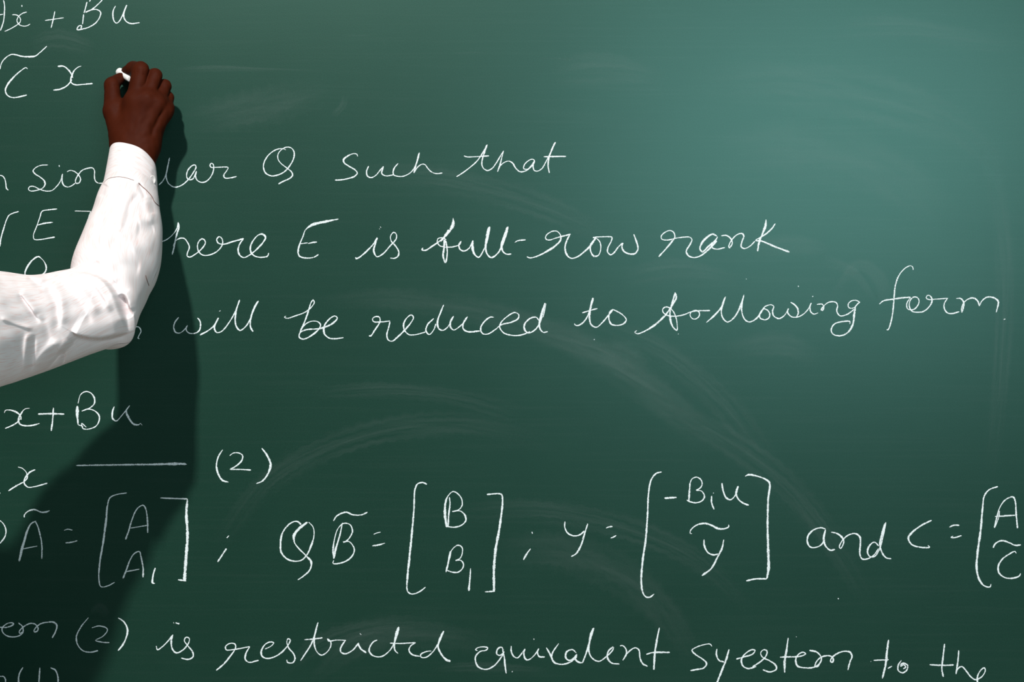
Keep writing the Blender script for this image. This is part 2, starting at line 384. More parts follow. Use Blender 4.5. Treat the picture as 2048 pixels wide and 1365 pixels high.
WORDS = r'''#chalk_letter;; letter A cut by the left edge;; 0;; 0;; 5.055
35,0 45,40,13 45,130 35,220 5,310
0,150 30,145
#chalk_letter;; letter x with a dot above it;; 0;; 0;; 5.055
125,150 160,150 190,165 208,195 203,225 175,250 110,290 48,318
272,122 230,135 190,165 172,205 185,240 215,260 270,262 305,243
222,52 222,68
#chalk_symbol;; plus sign in the top row;; 0;; 0;; 5.055
455,208 645,180
555,115,13 540,190 517,282
#chalk_letter;; letter B in the top row;; 0;; 0;; 5.055
880,20,14 865,80 850,132
846,145,14 835,245
915,0 905,15
1035,0,13 990,45 930,95 865,125 925,100 980,97 1018,125 1010,170 970,230 900,275 830,295 780,300 795,265 825,260 818,290
#chalk_letter;; letter u in the top row;; 0;; 0;; 5.055
1168,60 1145,110,15 1143,170 1155,215 1178,235,12 1210,210 1240,150 1280,52
1283,52,18 1255,120 1250,165,20 1275,215,14 1320,238 1412,230
#chalk_symbol;; long tilde above the large C;; 0;; 0;; 5.055
0,700 12,650 38,605 110,553,14 165,555 220,570,18 355,568 400,535,12 475,467
#chalk_letter;; large letter C in the second row;; 0;; 0;; 5.055
280,698,8 262,685,12 200,725 130,790,20 75,860 55,910,20 65,950,14 90,975 140,988 272,962,18
#chalk_letter;; letter x beside the hand;; 0;; 0;; 5.055
585,672,20 640,670,16 690,705 722,750 738,790,10
540,912,20 600,905,16 660,880 700,845 728,805,10
822,668 790,680 750,715,14 730,760,18 715,810 725,840,14 760,858 820,856 938,845,16
#chalk_letter;; letter n cut by the left edge;; 0;; 260;; 5.055
0,458 30,470 50,500,13 60,545 65,590 85,610
#chalk_word;; start of the word "singular" left of the cuff;; 0;; 260;; 5.055
485,355 420,358 365,380 335,415,14 355,445 410,480 450,520,16 455,555 430,590,11 370,612 310,618 288,600 300,575 340,572 400,600 460,618 520,615 570,575 610,520 633,445
633,445,14 628,490 632,535 650,565 685,578,11 725,565 760,540
597,358 602,372
678,425 700,412 740,415 780,440 808,475,13 815,505 800,535 770,540 763,515 785,465 830,410 890,388 935,385 955,410,13 955,460 960,505 985,535 1045,540
#chalk_word;; end of the word "singular" right of the cuff;; 300;; 260;; 4
72,441 105,405 130,350 155,225
158,222 150,260 135,320 130,380,11 150,430 195,458 250,445 300,405 345,345 368,300 362,282 340,285 305,320 293,360 300,390 320,400 345,390 370,335
372,330 365,370 375,400 410,420 450,412 490,370 510,310 505,275 490,268 480,285 490,300,9 530,300 625,302 615,325 590,365,11 600,385 640,385 693,373
#chalk_letter;; letter Q before the word "such";; 300;; 260;; 4
1088,160,7 1060,150 1010,158,10 950,200 915,255,12 908,300 925,345 970,368 1020,362 1075,335 1120,285 1150,225 1152,175 1130,145,9 1095,138 1050,160 1025,195 1025,235 1050,270 1095,305 1135,340,13 1140,365 1115,390 1070,410 1028,433
#chalk_word;; word "such";; 300;; 260;; 4
1662,212,8 1655,195 1630,190 1580,210,14 1548,240,16 1555,265 1590,290,12 1640,320 1658,345 1640,370 1590,388 1530,400 1480,402
1750,290 1733,330,13 1740,370 1770,382,10 1805,365 1840,325 1868,292
1868,292,13 1858,320 1855,350 1885,368,10 1945,360
1985,268 1955,305,12 1945,335 1950,360 1985,372,10 2030,370 2080,345 2115,305 2145,215 2155,185
2155,182,14 2140,240 2120,310 2112,345
2112,345,9 2140,300 2175,275 2200,278 2220,305 2250,335 2290,350 2340,345
#chalk_word;; word "that";; 700;; 260;; 4
852,375 900,345 960,300 1020,245 1070,170 1100,118
1095,120,15 1075,180 1058,240,11 1055,280 1070,310 1100,325 1135,310 1170,265 1200,215 1230,168
1228,168,9 1215,220 1200,280,13 1180,335
1180,335,9 1200,290 1235,260 1270,250 1300,265,12 1325,305 1360,335 1400,330,10 1445,300 1470,270 1475,245 1460,235 1430,245 1395,280 1390,310 1420,315 1455,280 1475,250 1465,290 1475,325 1500,330 1535,310 1570,250 1610,170 1645,98
1640,100,15 1610,170 1590,230 1585,290,12 1595,345
912,208,14 935,216,9 1000,215 1112,208,13
1550,215,13 1640,213 1728,212
#chalk_symbol;; left bracket before the letter E;; 0;; 260;; 5.055
0,1180,11 10,1100,15 40,990 75,890,11 95,862 140,840,14 190,826
#chalk_letter;; letter E inside the bracket;; 0;; 260;; 5.055
578,800,13 500,808 425,825 405,880,11 370,980 340,1060 345,1105 370,1112 555,1085,16
375,965 450,945,16 535,935
#chalk_symbol;; corner of the bracket behind the sleeve;; 0;; 260;; 5.055
755,820,9 840,822 920,824
918,826,10 890,905,13 862,985
#chalk_letter;; numeral 0 above the upper arm;; 0;; 500;; 4.55
228,248,14 230,200,18 255,145 300,90 350,62,14 375,78,8 400,105 420,150,16 418,190,18 395,220 355,248
#chalk_word;; end of the word "where" right of the sleeve;; 300;; 260;; 4
60,905,9 130,880 180,840 215,790 225,740
226,740,8 230,780,18 210,850,14 195,930 178,998,12
185,930,8 205,890 240,868,11 275,870 300,900 315,940 300,985 298,1010 320,1018 370,990 420,945 443,905 435,880 415,872 390,895 380,930 390,975 425,1003 480,1000 540,970 580,915 575,870 555,855 535,875 545,905 590,915 660,895,14 750,870
748,870,10 715,920,14 705,965 720,1005 750,1022,11 800,1000 860,950,14 905,900 925,860,16 900,835 870,840,11 830,880 805,930,16 805,970 830,1005,12 880,1020 940,1010 950,985
#chalk_letter;; letter E with a long top bar;; 300;; 260;; 4
1508,714,9 1400,735,22 1300,760,24 1245,800,10 1225,850 1200,910,13 1185,970,15 1195,1010 1240,1025,11 1310,1020 1348,998
1200,912,9 1262,904
1265,910,9 1300,902,12 1335,898,13
#chalk_word;; word "is" between E and "full";; 700;; 260;; 4
45,1020,14 50,1030 75,1020 140,965 190,910,12 218,862
218,865,16 200,920 190,970 215,1015,12 260,995 320,930 370,870 370,835,9 350,820 325,850 330,890 365,930,13 390,975 385,1010 355,1028,11 322,1025
242,775,6 248,784
235,790,5 239,795
#chalk_word;; heavily pressed word "full-" with its hyphen;; 700;; 260;; 4
585,945,11 575,958 600,965,14 660,930 730,880,12 785,825,20 825,755,28 825,706,8
725,895,10 760,850,20 790,800,24
770,880,10 740,865 705,870 698,895 715,925 760,938 830,935 880,915 890,890
758,880,24 752,950,18 745,1010,16 760,1065,12
768,890,14 778,960,12 775,1020,14 765,1065
890,890,9 872,920,15 880,955 910,970,12 950,950 985,885
983,885,16 980,930,22 990,985,20 1028,1020,12 1070,960 1100,880 1118,775,16
1113,778,22 1097,850,24 1085,930,16 1095,990 1130,1022,14 1180,990 1215,930,16 1245,850 1265,775
1260,778,24 1235,850,18 1212,920,20 1225,975,14 1255,995,12 1290,993
1318,902,7 1340,888,10 1405,880,14
#chalk_word;; word "row";; 700;; 260;; 4
1415,1015,12 1440,1025 1500,1010 1570,975,18 1640,930 1685,880,14 1680,835,10 1650,810 1610,815 1570,845 1565,870 1590,882 1650,865 1765,835,16
1760,835,12 1735,885,14 1720,945,16 1735,1000 1770,1028,12 1820,1015 1880,970,16 1930,920 1965,865
1965,865,10 1925,920,14 1925,970 1950,1010,16 1985,1005,10 2005,960 2000,900 1970,868 1945,862 2060,855 2095,860 2090,890,12 2065,940 2060,975 2085,1000,14 2110,985,12 2145,940 2180,905
2185,905,12 2175,935 2190,970,15 2230,992 2280,990 2303,955 2295,905 2270,835,11
#chalk_word;; word "rank";; 1200;; 400;; 4
470,455,13 520,400 570,340,16 598,300,12 590,262,10 560,245 520,260 490,290 495,315 540,322 620,305 720,300 735,320 715,365,14 690,410 705,445 745,462,12 800,450 860,405,16 935,330
935,290,11 900,275,16 850,305,20 810,355,20 800,395,14 820,415 870,370,18 920,330 940,295,12
925,320,10 900,350,14 895,380 930,395,11 1000,382
970,288,9 1010,285,12 1045,310,16 1058,345,10 1035,385,12 1030,370 1055,320,10 1095,280 1135,270,14 1150,290 1135,335,14 1130,375 1155,390,10 1200,370 1240,330
1328,158,10 1325,200,22 1300,270,18 1275,330 1260,412,18
1402,190,8 1370,235,16 1310,285,12 1245,325,9 1290,330,14 1400,375,16 1515,418
#chalk_word;; letter n at the elbow;; 240;; 500;; 4
112,618 150,618 168,650 150,690 145,708 158,712
#chalk_word;; word "will";; 240;; 500;; 4
470,540 440,580,13 430,620 445,660 480,665,10 515,640 540,605
540,605 530,640 550,665 600,668,12 635,645 645,600,14 640,570 620,545,9
640,682,14 700,650,12 750,610 790,545
788,545,15 765,590 755,630 775,662,11 810,655 860,600 910,520 940,450 958,400
955,405,12 935,470 922,550,15 930,610 960,645,12 1000,620 1040,560 1070,480 1108,408
1105,412,15 1070,470,14 1045,560 1045,620 1065,655
798,488,13 800,492
#chalk_word;; word "be";; 240;; 500;; 4
1328,530,7 1315,540 1340,548,10 1400,530 1480,500 1530,460 1555,420 1545,402 1530,420 1510,480,14 1480,570 1440,660
1440,660,9 1470,610 1520,575 1580,575 1605,600,12 1590,635 1540,680,15 1470,715,12 1435,700 1440,665 1490,640 1600,630,14 1700,590,16 1738,545,12 1720,530 1680,550 1635,610,16 1635,670 1670,705,12 1720,712 1788,703
#chalk_word;; word "reduced";; 700;; 500;; 4
152,688,14 165,690 200,640,14 240,575,11 235,540 205,535 180,555 190,575 240,578 320,570
320,575,10 310,620,13 295,680 305,720,11 335,732 390,690,15 440,640 490,580,11 508,540 490,522 460,540 430,590,14 435,640 470,678,10 520,680 605,658
670,550,10 620,600,14 608,650 635,678,10 670,640 688,590
750,440,9 720,510,12 700,580,16 710,630 740,645,10 780,620 830,530
825,535,13 805,570,15 805,620 830,642,10 870,620 920,570 940,535
935,540,15 910,580 905,630,12 940,655,16 1040,650,12
740,470,8 712,540
1150,540,12 1120,540 1070,580,14 1045,630 1060,670,11 1100,675 1160,640 1210,600 1290,580,14 1345,550 1350,520,11 1320,502 1270,525 1210,580 1198,620,12 1230,665 1300,685 1370,682 1440,655,14
1510,565,10 1490,540 1440,550,15 1395,600,16 1400,645 1430,665,12 1480,640 1520,580 1560,425
1560,425,10 1535,500,16 1515,580 1520,630 1545,660,11 1582,655
1568,430,8 1545,540
#chalk_word;; word "to" before "following";; 1120;; 500;; 4
115,590,10 125,605 160,600,13 210,550 250,450 262,385
265,385,18 245,460,20 235,540,18 250,600,14 290,620,11 340,580 390,520,14 425,475
425,475,10 400,500,16 390,545,14 410,595 460,605,11 510,590,14 530,560,11 500,520 450,490 425,478
178,505,11 240,485 300,470
#chalk_word;; word "following";; 1120;; 500;; 4
615,645,9 598,660 620,672 680,650,14 760,600,18 840,525,16 900,440,14 930,380,18 920,340,8
920,345,12 900,420,18 880,500,14 885,570,20 905,620,14 935,645,10 935,580,9 920,520,11 890,475 850,457 822,475 825,500 860,525 920,532 990,520 1040,500 1080,490 1200,487,13
1050,495,9 1040,520 1055,548 1080,555 1110,535,12 1115,505 1095,487 1060,490
1170,582,10 1230,530,16 1290,460,14 1325,375,10
1320,380,14 1300,440,16 1290,500,12 1305,550 1340,578,12 1390,545 1440,460,18 1472,360,10
1470,365,14 1455,430,16 1455,500,12 1480,560 1515,578,12 1570,550,14 1610,500 1640,455,10 1690,440 1710,455 1700,490,13 1710,530 1750,550 1790,530,10 1830,470
1625,470,9 1598,510,11 1600,545 1640,560,12 1670,545 1678,515 1655,480 1620,470
1845,420,15 1870,435 1900,470,14 1905,510 1890,538,10
1825,470,12 1820,500 1850,535 1890,540,10 1940,520 1985,475 2010,425 2000,455,12 2005,495 2030,515 2065,505,9
2020,370,11 2023,376
2055,438,9 2095,435,12 2110,455 2100,485 2090,480 2110,450,10 2150,420 2205,420,12 2220,445 2214,490 2239,528,11 2294,518 2354,475
2399,420,10 2369,405 2329,410 2304,440 2314,465 2349,465 2384,430 2399,420
2364,455,14 2354,510,18 2344,590,18 2304,660,15 2244,688,12 2184,675 2169,640 2194,595 2254,575 2319,575 2317,595,9
#chalk_word;; word "form" with its full stop;; 1536;; 500;; 4
1160,160,13 1158,140,9 1140,128 1100,145 1050,200,11 1020,280,13 1008,380 1000,480 985,570,12 960,640 948,640,9
890,435,11 920,410 1000,395,14 1070,385 1140,380,16
1140,380,10 1110,430 1115,470 1135,480 1170,475,11 1200,440 1208,405 1190,380 1160,380 1135,410 1130,450 1150,490 1190,500 1250,490 1300,440,13 1312,400 1295,368 1275,365,9 1265,385 1285,398 1340,395 1440,388
1435,390,10 1410,430,12 1410,470 1435,505 1475,510 1530,495
1505,390,9 1540,390,14 1565,420 1560,470 1550,500,10 1548,470 1565,425 1610,390,11 1650,388,15 1680,415 1690,450,11
1690,450,9 1710,410,12 1750,380 1800,382,17 1840,410,15 1840,440 1825,500,10
1885,560,10 1897,553
#chalk_letter;; letter x under the upper arm;; 0;; 740;; 4
35,345,8 45,325 90,325,12 140,345,16 165,375 170,400,10
42,470,12 90,450 140,420 165,390,8
238,308,8 200,315 170,350,14 148,400,18 160,435,14 200,448 260,445 318,430,8
#chalk_symbol;; plus sign under the upper arm;; 0;; 740;; 4
305,355,15 400,352 515,355
428,305,14 422,400 410,490,15
#chalk_letter;; letter B under the sleeve;; 0;; 740;; 4
625,270,8 645,200 685,175,11 725,185 755,225,14 755,270 720,305,8 655,332 700,315,10 750,325 790,360,14 795,400 770,450,10 710,475 665,470 655,430 690,460
620,290,22 618,350,28 622,400,18 625,440,10
625,440,9 665,455
#chalk_letter;; letter u under the sleeve;; 0;; 740;; 4
915,295,10 900,340,16 902,390 930,410,10 980,360 1040,285
1035,290,12 1010,330,16 1030,385,18 1070,435,18 1110,440,10 1125,430,7 1138,445
#chalk_line;; long horizontal dash before the number 2;; 0;; 740;; 4
610,766,12 900,762,14 1200,758,17 1470,754,20 1495,758,6
#chalk_symbol;; bracketed number (2) after the long dash;; 400;; 880;; 4
182,80,9 150,130,12 132,200,14 145,270,18 180,325,16 228,340,9
238,128,9 265,108 305,105 340,125,13 335,165 290,210 240,238
240,238,10 320,238 408,243,14
495,68,13 540,130,17 565,200,22 545,270,17 500,330,13 450,352,10
#chalk_letter;; letter x left of the long dash;; 0;; 740;; 4
145,778,8 180,790 210,820 220,860,11 200,890 130,930,13 68,970,15
282,800,15 240,820 200,870,15 195,910 225,940,10 280,935 380,908,14
0,988,12 3,989
#chalk_letter;; letter Q cut by the left edge;; 0;; 1024;; 4
0,70,9 30,100 48,150,12 40,200 0,255
#chalk_letter;; letter A with a tilde at the left edge;; 0;; 1024;; 4
195,46,12 195,29 230,-6 280,-16,14 330,4 370,2 398,-8,11
290,75,10 250,95,13 220,150,18 195,230,20 170,310,18 153,398,14
158,395,9 180,310 212,190
280,75,10 300,110,13 320,180 335,260 335,378
185,298,9 300,275
#chalk_symbol;; equals sign after the left A;; 0;; 1024;; 4
513,150,9 545,140 580,148
525,250,12 570,245,14 620,232,9
#chalk_symbol;; left bracket around A and A1;; 0;; 1024;; 4
1015,-150,10 930,-136 880,-111,12 860,-46,14 850,60,20 825,250,18 800,400,16 792,540,12 808,600,10 860,595 918,565
#chalk_letter;; letter A at the top of the bracket;; 0;; 740;; 4
1005,1358,16 1030,1290,15 1060,1190,12 1100,1110 1145,1085 1165,1110 1180,1200,14 1182,1305
1045,1268,9 1190,1243
#chalk_letter;; letter A with subscript 1 in the bracket;; 0;; 1024;; 4
985,535,16 1010,470 1040,390,12 1070,340 1115,320 1130,370,14 1145,450 1145,525
1010,480,11 1115,460
1243,450,12 1225,510,16 1222,570 1240,575,9
#chalk_symbol;; right bracket around A and A1;; 0;; 1024;; 4
1283,-110,13 1400,-105 1500,-102
1500,-100,14 1492,0,24 1500,200,24 1490,350,28 1476,550
1425,545,14 1490,554
#chalk_symbol;; semicolon left of the letter Q;; 400;; 880;; 4
215,786,14 232,768,6
142,978,14 212,871,15
#chalk_letter;; narrow letter Q before the second tilde;; 400;; 880;; 4
808,678,18 780,655,13 740,660 690,700 655,760,15 645,830,18 650,900,16 690,950 750,972,12 810,965 850,930 885,860,18 912,770,10 905,700,8 870,660,12
860,660,18 800,705,24 755,760,26 755,820,12 790,870 850,930,13 890,980,20 880,1040,13 830,1090 783,1122,9
#chalk_letter;; letter B under a tilde;; 400;; 880;; 4
1068,650,15 1095,610,12 1170,580,16 1220,600,12 1290,602 1340,580
1070,955,10 1065,880,16 1080,780,9 1105,710 1150,670,10 1200,680 1220,730,12 1200,780 1165,815 1145,820 1190,815,10 1225,850 1235,890,13 1210,940 1150,980,14 1065,990,10 1070,965
1140,665,9 1120,760,13 1085,880,18 1072,950
#chalk_symbol;; equals sign after the letter B;; 400;; 880;; 4
1390,758,12 1410,748,8 1445,740
1378,850,12 1430,842,14 1480,828,8
#chalk_symbol;; left bracket around B and B1;; 400;; 880;; 4
1815,357,13 1780,343 1740,355,14 1720,400 1712,550 1695,750,18 1675,950,20 1660,1100,18 1660,1210,12 1690,1235 1750,1220 1805,1180,10
#chalk_letter;; letter B at the top of the bracket;; 780;; 900;; 4
455,620,22 440,520,24 445,420,18 465,370,9 505,335,11 545,355 575,400 575,450 550,480,9 500,495 560,490 600,525,15 605,570 570,605,12 520,620 455,615
475,380,9 480,430,13 470,520,16 465,620,12
#chalk_letter;; letter B with subscript 1 in the bracket;; 780;; 900;; 4
448,980,15 460,930 480,850 490,810,9 540,765,11 575,780 578,830 560,870,9 525,888 565,885 588,915,12 580,950 545,980 500,980 455,965
480,815,9 470,880,14 455,960
645,950,9 638,1050,15 630,1130,18
#chalk_symbol;; right bracket around B and B1;; 780;; 900;; 4
775,358,13 890,358,14 900,400,16 880,600,20 845,800,24 832,950,22 832,1130,24
760,1138,12 840,1132,14
#chalk_symbol;; semicolon left of the letter y;; 780;; 900;; 4
1135,658,8 1140,672
1125,792,9 1090,840,16 1068,882,14
#chalk_letter;; letter y before the tall bracket;; 780;; 900;; 4
1400,575,11 1398,620,13 1420,665 1470,690 1520,680 1555,650
1582,592,12 1560,660,14 1530,760,16 1490,830,15 1450,856,13
#chalk_symbol;; equals sign after the letter y;; 780;; 900;; 4
1728,628,9 1750,618,12 1780,615
1765,708,12 1790,698,14 1810,686,10
#chalk_symbol;; tall left bracket before minus B1 u;; 1200;; 900;; 4
493,178,14 450,190,13 410,240,15 388,350,15 380,520 365,720,18 340,900,18 330,1060,18 345,1150,14 370,1180 400,1180 433,1155,11
#chalk_symbol;; minus sign inside the tall bracket;; 1200;; 900;; 4
515,388,16 612,382,18
#chalk_letter;; letter B with subscript 1 beside the minus sign;; 1200;; 900;; 4
720,270,8 735,235,9 775,220,11 810,245 815,285,13 790,315 770,325,9 810,330 835,370,14 820,405,12 770,425 705,410 695,402
720,265,14 715,340,16 710,415
893,370,12 892,420,16 912,478,12
906,350,7 908,344
#chalk_letter;; letter u inside the tall bracket;; 1200;; 900;; 4
975,268,15 985,330 1010,385,16 1045,400,12 1085,360 1105,290
1105,292,20 1088,350,16 1110,400,14 1150,430 1190,445,16
#chalk_symbol;; tall right bracket before the word "and";; 1200;; 900;; 4
1160,213,8 1190,200,18 1250,210,14 1320,235 1355,265,18 1345,400,18 1340,600 1345,800,22 1348,950,26 1335,1030,18
1170,1050,15 1240,1035 1335,1033,14
#chalk_letter;; letter y under a tilde;; 1200;; 900;; 4
735,672,9 722,670 725,645 770,605,14 840,590,16 890,605,18 950,632,18 1000,632,14 1030,615,11 1028,600,8
832,718,9 835,770,16 865,825,14 910,842 945,835
990,720,11 975,790,16 940,860,16 890,950,16 815,1008
#chalk_word;; word "and";; 1536;; 900;; 4
460,635,10 420,625,12 360,645,14 320,690,16 315,740 340,780,13 390,780,11 435,750 460,640
460,640,13 445,700,18 460,770,16 500,805,14 535,798
505,660,9 550,670,15 590,700,17 605,740,14 580,790,10 570,780 600,720,12 650,680,11 700,672,15 735,700,16 738,760 735,840,14 755,875 800,872,11 850,840 885,790
885,770,11 850,740 810,770,15 795,820,16 815,855,12 850,855 890,800 920,690 942,580
935,590,14 910,680,20 895,760,15 910,820 945,865,12 985,873,14
943,585,8 925,680
#chalk_letter;; letter C after the word "and";; 1536;; 900;; 4
1308,565,16 1220,610,14 1150,665,18 1122,705,20 1145,755,12 1200,778,14 1292,780,11 1278,765,8
#chalk_symbol;; equals sign at the right edge;; 1536;; 900;; 4
1450,620,11 1485,605,14 1530,605
1480,692,9 1465,702,11 1490,704,13 1548,688
#chalk_symbol;; bracket at the right edge;; 1536;; 900;; 4
1838,295,14 1770,320,13 1730,370 1715,480,16 1700,650,20 1675,830,20 1668,950,20 1690,1040,18 1730,1090,14 1775,1098,11 1783,1075,8
#chalk_letter;; letter A at the right edge;; 1536;; 900;; 4
1810,625,15 1830,540,13 1855,460,9 1900,400,12 1960,378,14 1978,420 1985,520,15 1995,628
1815,535,12 1975,525,14
1812,625,10 1845,540 1852,490,8
#chalk_letter;; letter C under a tilde at the right edge;; 1536;; 900;; 4
1800,785,13 1820,750 1870,728,15 1930,745,13 1975,765 2022,762,14
1985,830,8 1975,815 1930,835,13 1870,880 1840,940,18 1850,990,15 1900,1025,12 1960,1028,14 2010,1010 2020,990,9
#chalk_word;; end of a word reading "em" at the left edge;; 0;; 1024;; 4
0,925,12 60,925 110,900 100,890 60,895,9 20,930,12 20,960 50,990 100,1003 160,990 185,960 180,920 148,890
185,960,10 160,975 155,960 185,925,14 240,895,12 280,900 305,930 300,955 275,962 275,945 320,900 380,885 430,885,14 455,910,18 445,960,13 418,1010
#chalk_symbol;; bracketed number (2) in the bottom row;; 0;; 1024;; 4
708,848,8 650,920,11 612,1000,13 620,1060 660,1110,10 720,1125,13 785,1112
735,930,8 790,915,11 850,930 860,950 820,1000,9 765,1030 820,1045,11 875,1048,14
945,850,9 990,880,13 1020,940,18 1010,1010,15 980,1070,16 945,1112,14
#chalk_word;; word "is" in the bottom row;; 0;; 1024;; 4
1250,1075,11 1260,1105 1300,1080 1350,1030,13 1385,985
1380,990,14 1370,1040,18 1380,1100,14 1410,1130 1460,1110 1510,1050,10 1515,1015 1490,1005 1475,1030 1500,1070,11 1540,1120,14 1545,1160,15 1510,1182,13 1450,1172
1388,885,4 1392,895
1405,890,8 1435,898,13
#chalk_word;; word "restricted";; 400;; 1024;; 4
130,1270,11 190,1220,15 240,1160,15 285,1090,11 280,1060 240,1055 205,1080 210,1105 260,1105 400,1080
400,1080,10 370,1130,14 362,1180 390,1205,12 470,1190
520,1100,9 570,1075 590,1050 560,1043,12 520,1065 490,1120,16 500,1160 540,1175,12 600,1160 660,1120,14 710,1060,12 722,1025 705,1018 695,1040,9 710,1090,11 750,1140,14 760,1180,14 740,1210,12 700,1205 695,1185
805,1193,12 840,1140 890,1060,15 920,980 945,885,10
940,895,10 920,980,12 915,1060,14 935,1120,11 970,1148 1010,1130 1045,1080 1045,1040 1020,1018 1030,1035 1090,1028,9 1168,1030
1165,1030,10 1130,1080,15 1125,1120 1160,1138,12 1220,1110,13 1270,1050
1265,1055,14 1285,1095,18 1330,1130,15
835,1025,11 900,1020 980,1010,16
1280,975,9 1290,985
1418,1028,13 1390,1040,11 1360,1080,15 1355,1120 1390,1155,12 1450,1160 1510,1120,11 1550,1060 1580,980 1590,920
1590,925,22 1570,990,26 1555,1060,16 1560,1110,13 1585,1135,11
1520,1052,10 1600,1055 1725,1048,13
1725,1050,10 1690,1070 1672,1110,14 1700,1145,13 1760,1158,11
1850,1115,11 1810,1120 1765,1145 1770,1165 1810,1165 1860,1125 1910,1050,14 1950,955
1950,955,18 1920,1020,20 1905,1080,16 1930,1140,16 1970,1185,20 2003,1198,20
#chalk_word;; word "equivalent";; 880;; 1024;; 4
300,1112,9 285,1105 300,1090 350,1082,12 382,1090 370,1108 320,1120,11 285,1160,14 285,1200 310,1245,15 370,1262,12 430,1235,14 480,1180,13 515,1120
510,1110,9 490,1085,12 460,1100,14 455,1140 480,1150,11 505,1130
500,1100,10 515,1170,15 520,1230,16 530,1295,12
570,1075,10 570,1120,14 592,1160,15 620,1170,11 650,1140 680,1098
680,1098,13 670,1140,16 690,1185,15 720,1180,11 770,1130 790,1095
790,1095,12 780,1130,14 795,1160 838,1163,15
750,1016,7 752,1026
850,1088,12 880,1140,15 895,1180,13
950,1055,8 900,1130,14 895,1175,16 920,1210,16 980,1222,13 1050,1200 1095,1160
1090,1130,9 1060,1105,13 1015,1120,16 1005,1165 1030,1190 1070,1175,16 1095,1140
1095,1145,14 1080,1175,20 1105,1203,16 1140,1210,12
1140,1210,13 1170,1130,15 1205,1010 1230,930,18
1225,935,24 1200,1020,22 1190,1110,15 1215,1170,13 1270,1198,12 1330,1160 1380,1110 1390,1085
1385,1080,12 1345,1120,15 1340,1170,16 1370,1210,13 1435,1220
1440,1075,10 1460,1072 1485,1095,14 1490,1140,13 1462,1190
1462,1190,10 1500,1130,13 1560,1090,12 1590,1105 1600,1170,14 1620,1215 1660,1238
1755,928,8 1740,1000,16 1720,1120,18 1710,1265
1650,1142,11 1700,1128,14 1838,1126,16
#chalk_word;; word "syestem";; 1340;; 1024;; 4
335,1078,8 320,1060,10 270,1065 210,1085 175,1110,13 200,1140 260,1180,13 292,1215,14 270,1250 220,1262,13 162,1272,15
375,1098,9 370,1140,15 392,1190,14 432,1203
472,1102,16 450,1180,18 415,1270,18 378,1364 365,1400
530,1180,13 600,1160 660,1140,12 680,1110 655,1105 610,1130,12 572,1180,15 580,1230 620,1255,14 690,1240,14
660,1242,15 730,1195,13 770,1150 775,1115 750,1105,10 725,1130 740,1165 800,1195,13 845,1230,15 850,1260 800,1283,13 742,1265
945,1010,9 930,1120,18 917,1200,22 917,1288,14
880,1165,13 960,1162,14 1040,1158,12 1085,1138 1060,1125 1020,1150 1005,1190,16 1020,1235 1080,1250,13 1150,1245 1200,1210 1210,1170,12 1175,1125,15 1115,1110
1205,1200,12 1180,1240 1160,1235 1175,1195,13 1220,1160 1280,1155,14 1305,1175 1300,1205 1285,1200 1290,1175 1330,1140 1390,1118,13 1440,1125,15 1455,1160,16 1440,1200,14 1422,1268,11
#chalk_word;; word "to" in the bottom row;; 1340;; 1024;; 4
1748,1025,13 1735,1120,20 1725,1220,20 1698,1335,14
1628,1190,10 1748,1185,13
1605,1198,7 1607,1200
1742,1255,13 1775,1236
1850,1190,8 1825,1230,13 1825,1270 1860,1290 1895,1265 1900,1230 1875,1215,15 1850,1220 1845,1238,9 1870,1225,12 1885,1245 1865,1258
#chalk_word;; word "the" at the bottom right corner;; 1536;; 1024;; 4
1412,1058,12 1400,1160,15 1390,1260,14 1402,1322
1292,1225,14 1400,1230 1485,1227
1525,1110,12 1520,1180,14 1503,1300
1503,1300,9 1520,1255,11 1550,1240,13 1585,1275 1620,1320 1660,1345 1710,1320,11 1738,1270 1730,1250 1700,1270,13 1675,1320,14 1675,1364 1690,1400
#chalk_word;; tops of letters cut by the bottom left edge;; 0;; 1024;; 4
0,1318,10 30,1320 45,1345,13 40,1385
185,1245,9 155,1300,15 150,1364 160,1400
320,1248,13 312,1364,15 310,1400
405,1248,9 445,1270,14 465,1330,15 462,1400
#chalk_speck;; ;; 0;; 0;; 1
1676,1197,2 1677,1199
#chalk_speck;; ;; 0;; 0;; 1
1596,572,2 1597,574
#chalk_speck;; ;; 0;; 0;; 1
1188,679,2 1189,680
#chalk_speck;; ;; 0;; 0;; 1
1492,558,1.5 1493,559
#chalk_speck;; ;; 0;; 0;; 1
1024,1345,2 1025,1343
#chalk_speck;; ;; 0;; 0;; 1
1592,1274,1.5 1593,1275
#chalk_speck;; ;; 0;; 0;; 1
1356,669,1.5 1357,668
'''
for blk in WORDS.strip().split('\n#'):
    head, *body = blk.strip().lstrip('#').splitlines()
    nm, lab, ox, oy, k = [q.strip() for q in head.split(';;')]
    strokes(nm, lab, float(ox), float(oy), float(k), ' | '.join(q.strip() for q in body), 10.5, wmul=0.92)

# ------------------------------------------------------------------ the person
person = tag(empty('person', (0, 0, 0)), 'person in a white long-sleeved shirt reaching up to write on the chalkboard', 'person')


